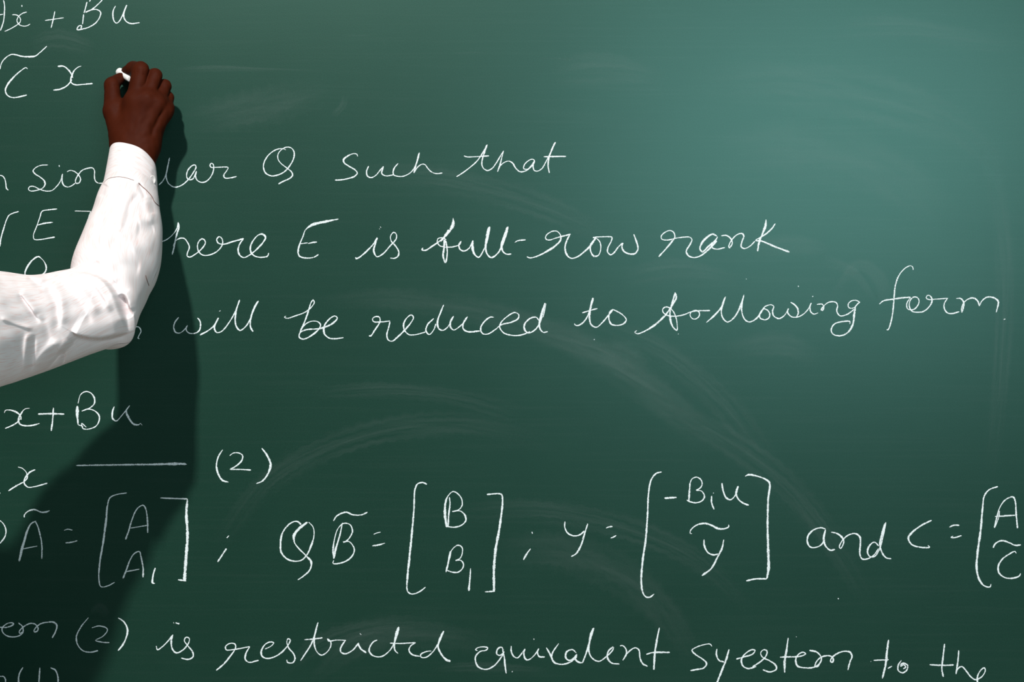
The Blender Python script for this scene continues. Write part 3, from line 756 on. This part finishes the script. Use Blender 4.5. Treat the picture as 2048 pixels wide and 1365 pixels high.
# ---- the writing hand, shaped in pixel units (x, y down, depth in front of the board)
def J(*a): return np.array(a, float)
def hand(p):
    fl = (1, 1, 1.35)
    def c(a, b, ra, rb, s=(1, 1, 1)): return cone(p, a, b, ra, rb, s)
    palm = None
    for a, b, ra, rb in (((250, 285, 88), (268, 200, 100), 27, 17), ((266, 288, 92), (291, 196, 104), 29, 17),
                         ((282, 288, 90), (314, 203, 98), 29, 16), ((290, 285, 84), (330, 218, 84), 27, 16)):
        q = c(a, b, ra, rb); palm = q if palm is None else smin(palm, q, 12)
    palm = smin(palm, c((272, 250, 78), (290, 215, 72), 34, 30), 14)          # the thickness of the palm
    fore = c((270, 300, 88), (264, 400, 130), 42, 46, (1, 1, 1.3))
    fore = smin(fore, c((258, 290, 86), (284, 292, 86), 30, 32), 16)
    palm = smin(palm, fore, 22)
    d = palm
    thumb = smin(c((240, 262, 84), (226, 222, 76), 24, 19.5), c((226, 222, 76), (224, 171, 58), 18.5, 15.5), 8)
    thumb = smin(thumb, c((224, 169, 58), (240, 157, 36), 15.0, 11.5), 5)
    d = smin(d, thumb, 12)
    d = smin(d, c((234, 216, 72), (256, 212, 82), 14, 16), 12)               # web between thumb and index
    fingers = (
        ((270, 200, 96), (281, 140, 86), (266, 138, 54), (254, 143, 27), 18.5, 16.5, 15.0, 11.5),
        ((293, 198, 98), (309, 152, 80), (306, 168, 44), (284, 182, 34), 17.0, 14.8, 13.5, 11.0),
        ((314, 208, 92), (328, 173, 68), (322, 192, 38), (298, 202, 34), 16.5, 14.0, 12.5, 10.5),
        ((329, 222, 80), (334.5, 196, 64), (328, 220, 32), (308, 226, 32), 15.5, 12.8, 11.5, 9.5))
    for a, b, e, g, r0, r1, r2_, r3_ in fingers:
        f = smin(c(a, b, r0, r1), c(b, e, r1, r2_), 5); f = smin(f, c(e, g, r2_, r3_), 4)
        near = np.clip((p[..., 1] - (a[1] - 34)) / 26, 0, 1)                # blends into the palm only at its root
        d = smin(d, f, 2.2 + 15 * near)
    for a, b, r in (((268, 204, 108), (262, 262, 114), 2.0), ((292, 200, 111), (271, 266, 118), 2.0), ((311, 212, 106), (286, 268, 116), 4.0)):
        d = smin(d, c(a, b, r, r), 9)                                       # extensor tendons
    d = d + 3.2 * np.exp(-(cone(p, (325, 214, 100), (300, 272, 112), 0, 0) / 6.5) ** 2)
    for q, r in (((268, 202, 102), 10), ((292, 200, 105), 10), ((313, 210, 99), 9)):
        d = smin(d, np.linalg.norm(p - J(*q), axis=-1) - r, 12)             # knuckle heads
    # creases over the finger joints, the thumb joint and between thumb and palm
    def crease(a, b, r, dep):
        return dep * np.exp(-(cone(p, a, b, 0, 0) / r) ** 2)
    for dy in (-4, 0.5, 5):
        d = d + crease((274, 144 + dy, 102), (289, 144 + dy, 102), 1.6, .6)
        d = d + crease((304, 157 + dy, 94), (316, 157 + dy, 94), 1.5, .5)
        d = d + crease((217, 176 + dy, 72), (230, 175 + dy, 73), 1.6, .6)
    d = d + crease((247, 190, 98), (237, 212, 96), 3.0, 2.0)
    d = d + .22 * np.sin(p[..., 0] * .31 + p[..., 1] * .12) * np.sin(p[..., 1] * .23 + p[..., 2] * .3)
    return d
hv, hf = nets(hand, (196, 112, 8), (360, 380, 175), 1.35)
def unproj(v, flip=False):
    d = v[:, 2] * S; k = 1 - d / D
    return np.stack([(v[:, 0] - 1024) * S * k, -d, ZC - (v[:, 1] - 682.5) * S * k], -1)
hw = unproj(hv)
# pixel space (x, y down, depth) maps to (x, -depth, -y): handedness is kept
hand_geo = (hw, hf)

# ---- off-frame body in metres
RS = np.array(P(-265, 675, 0.40)); EL = np.array(P(228, 618, 0.205)); WR = np.array(P(268, 330, 0.065))
ARM = [tuple(P(*q)) for q in ((-215, 676, .430), (20, 655, .300), (150, 622, .236), (205, 592, .205), (232, 530, .170), (250, 450, .126), (266, 340, .088))]
AR = (.040, .036, .034, .034, .033, .031, .026)
tx = RS[0] - 0.185; ty = RS[1] - 0.02
LS = np.array((tx - 0.185, ty, 1.40)); LE = np.array((tx - 0.26, ty - .02, 1.11)); LW = np.array((tx - 0.25, ty + .06, 0.86))
def chain(p, items, k):
    d = None
    for a, b, ra, rb, s in items:
        q = cone(p, a, b, ra, rb, s); d = q if d is None else smin(d, q, k)
    return d
one = (1, 1, 1); flat = (1, 1.35, 1)
def T(x, y, z): return (tx + x, ty + y, z)
def torso(p):
    return chain(p, [(T(-.06, 0, 1.30), T(.06, 0, 1.30), .135, .135, flat), (T(-.03, 0, 1.12), T(.03, 0, 1.12), .125, .125, flat),
                     (T(-.05, 0, .95), T(.05, 0, .95), .12, .12, flat), (T(-.13, 0, 1.40), T(.13, 0, 1.39), .055, .055, one),
                     (T(0, 0, 1.42), T(0, .01, 1.50), .062, .055, one)], .09)
def body(p):
    d = torso(p)
    d = smin(d, chain(p, [(ARM[i], ARM[i + 1], AR[i], AR[i + 1], one) for i in range(len(ARM) - 1)], .01), .03)
    d = smin(d, chain(p, [(tuple(LS), tuple(LE), .052, .040, one), (tuple(LE), tuple(LW), .040, .027, one)], .02), .05)
    d = smin(d, chain(p, [(T(-.09, 0, .90), T(-.10, .02, .50), .085, .055, one), (T(-.10, .02, .50), T(-.10, 0, .09), .052, .038, one)], .03), .05)
    d = smin(d, chain(p, [(T(.09, 0, .90), T(.10, .02, .50), .085, .055, one), (T(.10, .02, .50), T(.10, 0, .09), .052, .038, one)], .03), .05)
    return d
HC = np.array(T(.01, .03, 1.62))
def head(p):
    q = p - HC
    d = (np.sqrt((q[..., 0] / .073) ** 2 + ((q[..., 1] + .008) / .095) ** 2 + ((q[..., 2] - .03) / .088) ** 2) - 1) * .075
    d = smin(d, (np.sqrt((q[..., 0] / .056) ** 2 + ((q[..., 1] - .028) / .060) ** 2 + ((q[..., 2] + .055) / .060) ** 2) - 1) * .055, .03)
    H = lambda x, y, z: tuple(HC + (x, y, z))
    d = smin(d, cone(p, H(0, -.01, -.15), H(0, .0, -.04), .056, .052), .02)
    d = smin(d, cone(p, H(0, .088, .012), H(0, .106, -.022), .008, .014), .012)      # nose
    d = smin(d, cone(p, H(-.03, .080, .035), H(.03, .080, .035), .010, .010), .012)   # brow
    for s in (-1, 1):
        d = d + .006 * np.exp(-(cone(p, H(s * .031, .088, .014), H(s * .031, .088, .014), 0, 0) / .014) ** 2)
        d = smin(d, cone(p, H(s * .016, .090, -.022), H(s * .016, .090, -.022), .009, .009), .006)
        ear = (np.sqrt(((q[..., 0] - s * .077) / .010) ** 2 + ((q[..., 1] + .006) / .020) ** 2 + ((q[..., 2] - .0) / .032) ** 2) - 1) * .010
        ear = np.maximum(ear, -((np.sqrt(((q[..., 0] - s * .087) / .008) ** 2 + ((q[..., 1] + .002) / .012) ** 2 + ((q[..., 2] - .004) / .022) ** 2) - 1) * .008))
        d = smin(d, ear, .006)
    d = smin(d, cone(p, H(-.018, .086, -.048), H(.018, .086, -.048), .008, .008), .006)   # lips
    d = smin(d, cone(p, H(-.016, .084, -.060), H(.016, .084, -.060), .008, .008), .005)
    d = d + .003 * np.exp(-(cone(p, H(-.024, .095, -.054), H(.024, .095, -.054), 0, 0) / .003) ** 2)
    return d
def lefthand(p):
    w_ = LW
    def q(x, y, z): return tuple(w_ + (x, y, z))
    d = cone(p, q(0, 0, .03), q(0, .01, -.02), .027, .026)
    for i, (y0, L, r) in enumerate(((.034, .078, .0088), (.012, .088, .0092), (-.010, .080, .0088), (-.030, .062, .0078))):
        a = q(.004, y0 * .6, -.02); b = q(.000, y0 + .01, -.095)
        m1 = q(.008, y0 + .014, -.095 - L * .45); m2 = q(.026, y0 + .016, -.095 - L * .80)
        d = smin(d, cone(p, a, b, .014, .0125), .010)
        f = smin(cone(p, b, m1, r * 1.12, r), cone(p, m1, m2, r, r * .85), .003)
        d = smin(d, f, .004)
    th = smin(cone(p, q(.01, .02, -.02), q(.016, .055, -.055), .017, .012), cone(p, q(.016, .055, -.055), q(.026, .064, -.095), .012, .0095), .004)
    return smin(d, th, .010)
lo = np.array((LE[0] - .09, ty - .2, 0.04)); hi = np.array((EL[0] + .09, .0, 1.52))
body_geo = nets(body, lo, hi, .011)
head_geo = nets(head, HC - (.105, .125, .155), HC + (.105, .13, .14), .0042)
lh_geo = nets(lefthand, LW - (.06, .08, .20), LW + (.07, .10, .055), .0032)
bv, bf = join(hand_geo, body_geo, head_geo, lh_geo)
link('body', bv, bf, msk, person)
# eyes, hair
def sph(c, r, n=16):
    V, F = [], []
    for i in range(n + 1):
        for j in range(2 * n):
            a = math.pi * i / n; b_ = math.pi * j / n
            V.append((c[0] + r[0] * math.sin(a) * math.cos(b_), c[1] + r[1] * math.sin(a) * math.sin(b_), c[2] + r[2] * math.cos(a)))
    for i in range(n):
        for j in range(2 * n): F.append((i * 2 * n + j, (i + 1) * 2 * n + j, (i + 1) * 2 * n + (j + 1) % (2 * n), i * 2 * n + (j + 1) % (2 * n)))
    return V, F
for s in (-1, 1):
    v, f = sph(HC + (s * .031, .076, .014), (.012, .012, .012)); link('eye', v, f, m_eye, person)
def hair(p):
    q = p - HC
    d = head(p) - .009 - .0016 * np.sin(p[..., 0] * 310) * np.sin(p[..., 1] * 270) * np.sin(p[..., 2] * 330)
    cut = -(q[..., 2] - .012 - .62 * q[..., 1]) 
    cut2 = -(q[..., 2] + .055)
    return np.maximum(np.maximum(d, np.maximum(cut, cut2)), -(head(p) + .004))
hg = nets(hair, HC - (.105, .125, .09), HC + (.105, .13, .15), .0045)
link('hair', hg[0], hg[1], m_hair, person)

# ---- shirt: the near sleeve is a dense tube folded like the photo's; torso and far sleeve are coarser
# stations: inner edge px, outer edge px, depth of the axis, half depth (m)
ST = [((208, 366), (317, 408), .080, .037), ((195, 394), (320, 424), .095, .041), ((182, 438), (325, 458), .115, .046),
      ((163, 486), (323, 500), .138, .051), ((149, 524), (316, 538), .160, .055), ((141, 543), (301, 572), .178, .057),
      ((140, 547), (287, 610), .190, .058), ((139, 548), (275, 645), .199, .058), ((137, 548), (266, 670), .205, .057), ((134, 548), (262, 683), .208, .056), ((130, 548), (252, 687), .211, .056),
      ((124, 548), (230, 690), .216, .055), ((104, 549), (190, 704), .228, .055), ((76, 552), (140, 725), .245, .057),
      ((46, 552), (84, 746), .265, .060), ((10, 545), (20, 766), .290, .062), ((-40, 538), (-50, 785), .325, .064),
      ((-110, 530), (-120, 805), .375, .066), ((-190, 535), (-205, 815), .425, .062), ((-250, 545), (-265, 805), .455, .054)]
FOLDS = '''s:8:30: 141,663 156,671 172,675 200,678 228,674 257,665
s:6:20: 257,667 250,645 243,626 237,610 229,588 218,572 206,560 190,551 172,546 152,544
v:7:7: 236,588 243,604 251,620 259,636
r:2:8: 248,582 258,600 266,622
v:1.2:16: 225,560 240,585 255,612
r:2.5:8: 143,552 165,558 190,572 214,600 228,625
v:2.0:6: 160,554 182,568 202,590 216,615
r:2.0:8: 128,556 155,572 180,596 200,630
v:1.8:7: 118,566 145,590 168,618 186,650
s:3.5:16: 84,746 98,728 112,712 128,698 144,680 156,672
s:3:14: 123,705 132,696 142,684
v:3.5:4: 122,704 126,714 122,728 114,736
v:2.5:6: 60,745 62,720 65,695 66,668
r:3.0:8: 50,745 54,715 57,690 60,664
r:2.2:4: 0,636 20,643 42,651 66,658
v:3:5: 33,588 46,602 57,618 66,632 80,647
r:2.5:8: 40,580 56,598 70,618 86,644
v:2.5:8: 90,570 102,585 111,605 114,628 112,662
r:2.2:9: 100,562 118,585 127,612 126,650
v:3:5: 52,555 64,562 74,570 90,571
r:3:7: 50,548 70,553 92,564
v:1.8:8: 70,620 88,650 100,690
r:2.5:9: 74,738 84,715 100,697 126,682
v:2.5:6: 78,750 96,728 120,700
v:1.8:5: 281,383 270,396 260,410 256,430 250,452 240,472
r:1.6:8: 268,382 254,400 246,425 236,460
v:1.2:6: 222,500 228,480 236,462
v:1.0:9: 205,420 200,450 190,480 180,515
r:1.0:8: 222,400 216,440 204,490 192,530
v:2.0:12: 272,458 290,460 309,455
r:1.6:10: 275,440 292,438 310,440
v:2.4:14: 225,540 250,533 282,538
r:1.6:14: 262,500 285,492 310,495
v:2.2:5: 150,543 168,537 188,529 200,524
v:2.2:4: 276,366 284,382 290,398
v:1.5:6: 300,395 305,410 306,430
r:1.6:9: 291,400 298,420 305,450
v:1.5:7: 203,395 206,380 212,368
v:1.6:4: 306,338 309,352 307,372
v:.8:8: 228,378 226,400 220,430
'''
folds = []
for ln in FOLDS.strip().splitlines():
    if not ln.strip(): continue
    kind, amp, wd, rest = ln.split(':')
    folds.append((kind.strip(), float(amp) * .001, float(wd), catmull([[float(q) for q in tk.split(',')] for tk in rest.split()], 4)))
def fold_height(x, y):
    h = np.zeros_like(x)
    for kind, amp, wd, pl in folds:
        best = np.full(x.shape, 1e9); sgn = np.ones_like(x); tt = np.zeros_like(x)
        for i in range(len(pl) - 1):
            a, b2 = pl[i, :2], pl[i + 1, :2]; ab = b2 - a; L = ab @ ab
            if L < 1e-9: continue
            t = np.clip(((x - a[0]) * ab[0] + (y - a[1]) * ab[1]) / L, 0, 1)
            dx = x - a[0] - t * ab[0]; dy = y - a[1] - t * ab[1]; dd = np.hypot(dx, dy)
            m = dd < best
            best = np.where(m, dd, best); sgn = np.where(m, np.sign(ab[0] * dy - ab[1] * dx), sgn); tt = np.where(m, (i + t) / (len(pl) - 1), tt)
        fade = np.clip(np.minimum(tt, 1 - tt) * 5 + .12, 0, 1); fade = fade * fade * (3 - 2 * fade)
        if kind == 'r': f = np.exp(-(best / wd) ** 2)
        elif kind == 'v': f = -np.exp(-(best / wd) ** 2)
        elif kind == 's':      # raised lip on the left-hand side (seen walking along the line, y down), dropping sharply across it
            side = 1 / (1 + np.exp(np.clip(sgn * best / 1.0, -30, 30)))
            f = side * np.exp(-best / wd) - (1 - side) * .8 * np.exp(-best / (wd * .8))
        h += 1.9 * amp * f * fade
    return h
def sleeve_grid(stations, nr, na, phase=0):
    rows = []
    for (ix, iy), (ox, oy), d, h in stations:
        a = np.array(P(ix, iy, d)); b2 = np.array(P(ox, oy, d)); rows.append((*((a + b2) / 2), *((b2 - a) / 2), h))
    r = np.array(rows); n = len(r)
    key = np.concatenate([[0], np.cumsum(np.linalg.norm(np.diff(r[:, :3], axis=0), axis=1) + .004)])
    # Catmull-Rom over the stations
    tq = np.linspace(0, n - 1, nr); out = np.empty((nr, 7)); q = np.vstack([2 * r[0] - r[1], r, 2 * r[-1] - r[-2]])
    kk = np.interp(np.linspace(0, key[-1], nr), key, np.arange(n))
    for i, t in enumerate(kk):
        j = min(int(t), n - 2); f = t - j; p0, p1, p2, p3 = q[j:j + 4]
        out[i] = .5 * (2 * p1 + (p2 - p0) * f + (2 * p0 - 5 * p1 + 4 * p2 - p3) * f * f + (3 * p1 - p0 - 3 * p2 + p3) * f ** 3)
    cen = out[:, :3]; e1 = out[:, 3:6]; hh = out[:, 6]
    tan = np.gradient(cen, axis=0)
    for _ in range(12): tan[1:-1] = (tan[:-2] + tan[1:-1] * 2 + tan[2:]) / 4
    e2 = np.cross(e1, tan); e2 /= np.linalg.norm(e2, axis=1)[:, None]
    e2 *= np.where(e2[:, 1] > 0, -1, 1)[:, None]                  # towards the camera
    th = np.linspace(0, 2 * math.pi, na, endpoint=False)
    ct, st_ = np.cos(th), np.sin(th)
    pt = cen[:, None] + e1[:, None] * ct[None, :, None] + e2[:, None] * (hh[:, None] * st_[None, :])[..., None]
    s = np.concatenate([[0], np.cumsum(np.linalg.norm(np.diff(cen, axis=0), axis=1))])
    U = np.broadcast_to((th / (2 * math.pi) * .36)[None], (nr, na)); Vv = np.broadcast_to(s[:, None], (nr, na))
    return pt, st_, e2, U, Vv
def grid_faces(nr, na, o=0):
    i, j = np.meshgrid(np.arange(nr - 1), np.arange(na), indexing='ij'); i = i.ravel(); j = j.ravel(); k = (j + 1) % na
    return np.stack([i * na + j, (i + 1) * na + j, (i + 1) * na + k, i * na + k], -1) + o
def to_px(pt):
    k = 1 + pt[..., 1] / D
    return 1024 + pt[..., 0] / (S * k), 682.5 - (pt[..., 2] - ZC) / (S * k)
NR, NA = 560, 420
pt, st_, e2, U, Vv = sleeve_grid(ST, NR, NA)
px, py = to_px(pt)
front = np.clip(st_ * 2.2, 0, 1)[None, :] * np.ones((NR, 1))
fh = fold_height(px, py) * front; h = 0 * px
h += .0004 * np.sin(px * .05 + py * .11 + 2 * np.sin(py * .03)) * front + .0003 * np.sin(px * .12 - py * .07 + 3 * np.sin(px * .021)) 
h += np.where(st_ < 0, .0025 * np.sin(Vv * 95 + 2 * np.sin(U * 40)), 0) * (1 - front)
pt = pt + e2[:, None] * h[..., None] + np.array((0, -1.0, 0)) * fh[..., None]
sleeve = (pt.reshape(-1, 3), grid_faces(NR, NA)); suv = np.stack([U.ravel(), Vv.ravel()], -1)
def shirt_body(p):
    d = torso(p) - .014
    d = smin(d, cone(p, tuple(RS + (.03, .0, .0)), T(.10, 0, 1.37), .068, .075), .05)
    d = smin(d, chain(p, [(tuple(LS), tuple(LE), .066, .055, one), (tuple(LE), tuple(LW + (0, 0, .03)), .054, .040, one)], .02), .05)
    d = d - .0035 * np.sin(p[..., 2] * 46 + 3 * np.sin(p[..., 0] * 18)) * np.sin(p[..., 0] * 25 + p[..., 2] * 9)
    d = np.maximum(d, .90 - p[..., 2])
    return np.maximum(d, p[..., 2] - 1.475)
sb = nets(shirt_body, (LE[0] - .1, ty - .17, .86), (RS[0] + .12, ty + .17, 1.50), .0085)
sv, sf = join(sleeve, sb)
uv2 = np.concatenate([suv, np.stack([sb[0][:, 0] + sb[0][:, 1], sb[0][:, 2]], -1)])
shirt = link('shirt', sv, sf, m_shirt, person, uv=uv2)

# collar: a folded band round the neck
def collar(p):
    q = p - np.array(T(0, .005, 0))
    r = np.hypot(q[..., 0], q[..., 1]); z = q[..., 2]
    stand = np.maximum(np.abs(r - .066 + (z - 1.46) * .12) - .0028, np.abs(z - 1.482) - .024)
    fall = np.maximum(np.abs(r - .074 - (1.505 - z) * .35) - .0030, np.abs(z - 1.482 + .010 * np.clip(q[..., 1] / .07, -1, 1)) - .022)
    return smin(stand, fall, .006)
cg = nets(collar, T(-.12, -.12, 1.43), T(.12, .13, 1.53), .003)
link('collar', cg[0], cg[1], m_shirt, shirt, uv=np.stack([cg[0][:, 2], cg[0][:, 0]], -1))

# cuff: its own band, wrapped a little proud of the sleeve, open towards the hand and turned in at the rim
CU = [((219, 299), (312, 338), .058, .0285), ((216, 318), (314, 356), .065, .031), ((211, 345), (316, 386), .074, .0345), ((206, 370), (318, 412), .083, .0385)]
nr, na = 60, 220
cp, cst, ce2, cU, cV = sleeve_grid(CU, nr, na)
cx, cy = to_px(cp)
hh = (.0010 * np.sin(cx * .09 + 1) * np.sin(cy * .07) + fold_height(cx, cy) * .35) * np.clip(cst * 2, 0, 1)[None, :]
cp = cp + ce2[:, None] * hh[..., None]
cen = cp.mean(axis=1, keepdims=True)
edge = np.ones(nr); edge[:3] = (.985, .995, 1.0); edge[-3:] = (1.0, .998, .99)
outer = cen + (cp - cen) * edge[:, None, None]
inner = cen + (cp - cen) * .955
full = np.concatenate([inner[::-1], outer]); nr2 = len(full)
cvv = np.concatenate([cV[::-1], cV]); 
cuff = link('cuff', full.reshape(-1, 3), grid_faces(nr2, na), m_shirt, shirt, uv=np.stack([cvv.ravel() * 1.0 + 3, np.concatenate([cU, cU]).ravel()], -1))
# raised stitching and seams drawn onto the cloth, following its surface
from mathutils.bvhtree import BVHTree
cam_o = Vector((0, -D, ZC))
bvh = {k: BVHTree.FromPolygons([tuple(v) for v in o.data.vertices and [q.co for q in o.data.vertices]], [tuple(q.vertices) for q in o.data.polygons]) for k, o in (('s', shirt), ('c', cuff))}
def on_cloth(x, y, lift=.0002):
    d = (P(x, y, 0) - cam_o).normalized(); best = None
    for bv_ in bvh.values():
        hit = bv_.ray_cast(cam_o, d)
        if hit[0] is not None and (best is None or hit[3] < best[1]): best = (hit[0], hit[3])
    return None if best is None else np.array(best[0] - d * lift)
def thread(name, pts, r, m, parent):
    c = catmull(pts, 1.0); L = [on_cloth(x, y, .0005) for x, y in c]; L = [q for q in L if q is not None]
    V, F = [], []
    for i, q in enumerate(L):
        tq = L[min(i + 1, len(L) - 1)] - L[max(i - 1, 0)]; tq = tq / (np.linalg.norm(tq) + 1e-9)
        a = np.cross(tq, (0, 1, 0)); a /= np.linalg.norm(a) + 1e-9; b2 = np.cross(tq, a)
        rr = r * (0.35 if i in (0, len(L) - 1) else 1)
        for j in range(6):
            an = j * math.pi / 3; V.append(q + rr * (a * math.cos(an) + b2 * math.sin(an)))
    for i in range(len(L) - 1):
        for j in range(6): F.append((i * 6 + j, (i + 1) * 6 + j, (i + 1) * 6 + (j + 1) % 6, i * 6 + (j + 1) % 6))
    return link(name, V, F, m, parent)
thread('cuff_seam', [(207, 366), (216, 358), (228, 354.5), (242, 354), (256, 357), (268, 361)], .00025, m_thread, shirt)
thread('placket_edge', [(277, 366), (284, 373), (294, 382), (304, 394), (309, 404), (319, 413)], .00045, m_thread, shirt)
thread('loose_thread', [(291, 551), (294, 561), (298, 572)], .00045, m_thread, shirt)
q = on_cloth(306, 360, .0006)
if q is not None:
    V, F = [], []
    prof = ((0, .0006), (.0035, .0006), (.0042, .0012), (.0052, .0012), (.0056, .0004), (.0056, -.0006))
    for r_, y_ in prof:
        for j in range(24):
            a = j * math.pi / 12; V.append((q[0] + r_ * math.cos(a) * .55 , q[1] - y_ - r_ * math.cos(a) * -.5, q[2] + r_ * math.sin(a)))
    for i in range(len(prof) - 1):
        for j in range(24): F.append((i * 24 + j, (i + 1) * 24 + j, (i + 1) * 24 + (j + 1) % 24, i * 24 + (j + 1) % 24))
    link('cuff_button', V, F, m_button, shirt)

def trousers(p):
    d = chain(p, [(T(-.06, 0, .93), T(.06, 0, .93), .152, .152, flat)], .05)
    for s in (-1, 1):
        d = smin(d, chain(p, [(T(s * .09, 0, .86), T(s * .10, .02, .50), .105, .078, one), (T(s * .10, .02, .50), T(s * .10, 0, .08), .076, .072, one)], .03), .03)
    d = d - .004 * np.sin(p[..., 2] * 40 + p[..., 0] * 20)
    return np.maximum(np.maximum(d, p[..., 2] - .995), .035 - p[..., 2])
tg = nets(trousers, T(-.26, -.16, .01), T(.26, .16, 1.0), .011)
link('trousers', tg[0], tg[1], m_trouser, person)
for s in (-1, 1):
    def shoe(p, s=s):
        d = smin(cone(p, T(s * .10, -.05, .045), T(s * .12, .13, .035), .042, .040), cone(p, T(s * .10, -.01, .08), T(s * .10, -.02, .06), .045, .045), .03)
        return np.maximum(d, .012 - p[..., 2])
    g = nets(shoe, T(s * .11 - .09, -.13, .0), T(s * .11 + .09, .20, .15), .006)
    sh = link('shoe', g[0], g[1], m_shoe, person)
    def sole(p, s=s):
        d = cone(p * (1, 1, 0) + (0, 0, .01), T(s * .10, -.05, .01), T(s * .12, .13, .01), .045, .043)
        return np.maximum(d, np.abs(p[..., 2] - .007) - .006)
    g = nets(sole, T(s * .11 - .09, -.13, -.008), T(s * .11 + .09, .20, .03), .004)
    link('sole', g[0], g[1], m_shoe, sh)

# ------------------------------------------------------------------ the stick of chalk between thumb and index finger
def stick(a, b, r0, r1):
    a = np.array(a, float); b = np.array(b, float); ax = (b - a); L = np.linalg.norm(ax); ax /= L
    u = np.cross(ax, (0, 0, 1)); u /= np.linalg.norm(u); v2 = np.cross(ax, u)
    prof = [(0, 0.0), (0, r0 * .55), (.0006, r0 * .80), (.002, r0 * .97), (.004, r0), (L * .5, (r0 + r1) / 2), (L - .002, r1), (L - .0005, r1 * .9), (L, r1 * .7), (L, 0.0)]
    V, F = [], []; n = 28
    for s, r in prof:
        for j in range(n):
            an = 2 * math.pi * j / n; rr = r * (1 + .03 * math.sin(3 * an + s * 200))
            V.append(a + ax * s + rr * (u * math.cos(an) + v2 * math.sin(an)))
    for i in range(len(prof) - 1):
        for j in range(n): F.append((i * n + j, i * n + (j + 1) % n, (i + 1) * n + (j + 1) % n, (i + 1) * n + j))
    return V, F
v, f = stick(P(238, 143, .0035), P(261, 158, .036), .0050, .0044)
tag(link('chalk_stick', v, f, m_chalkstick), 'short stub of white chalk pinched between thumb and index finger', 'chalk')
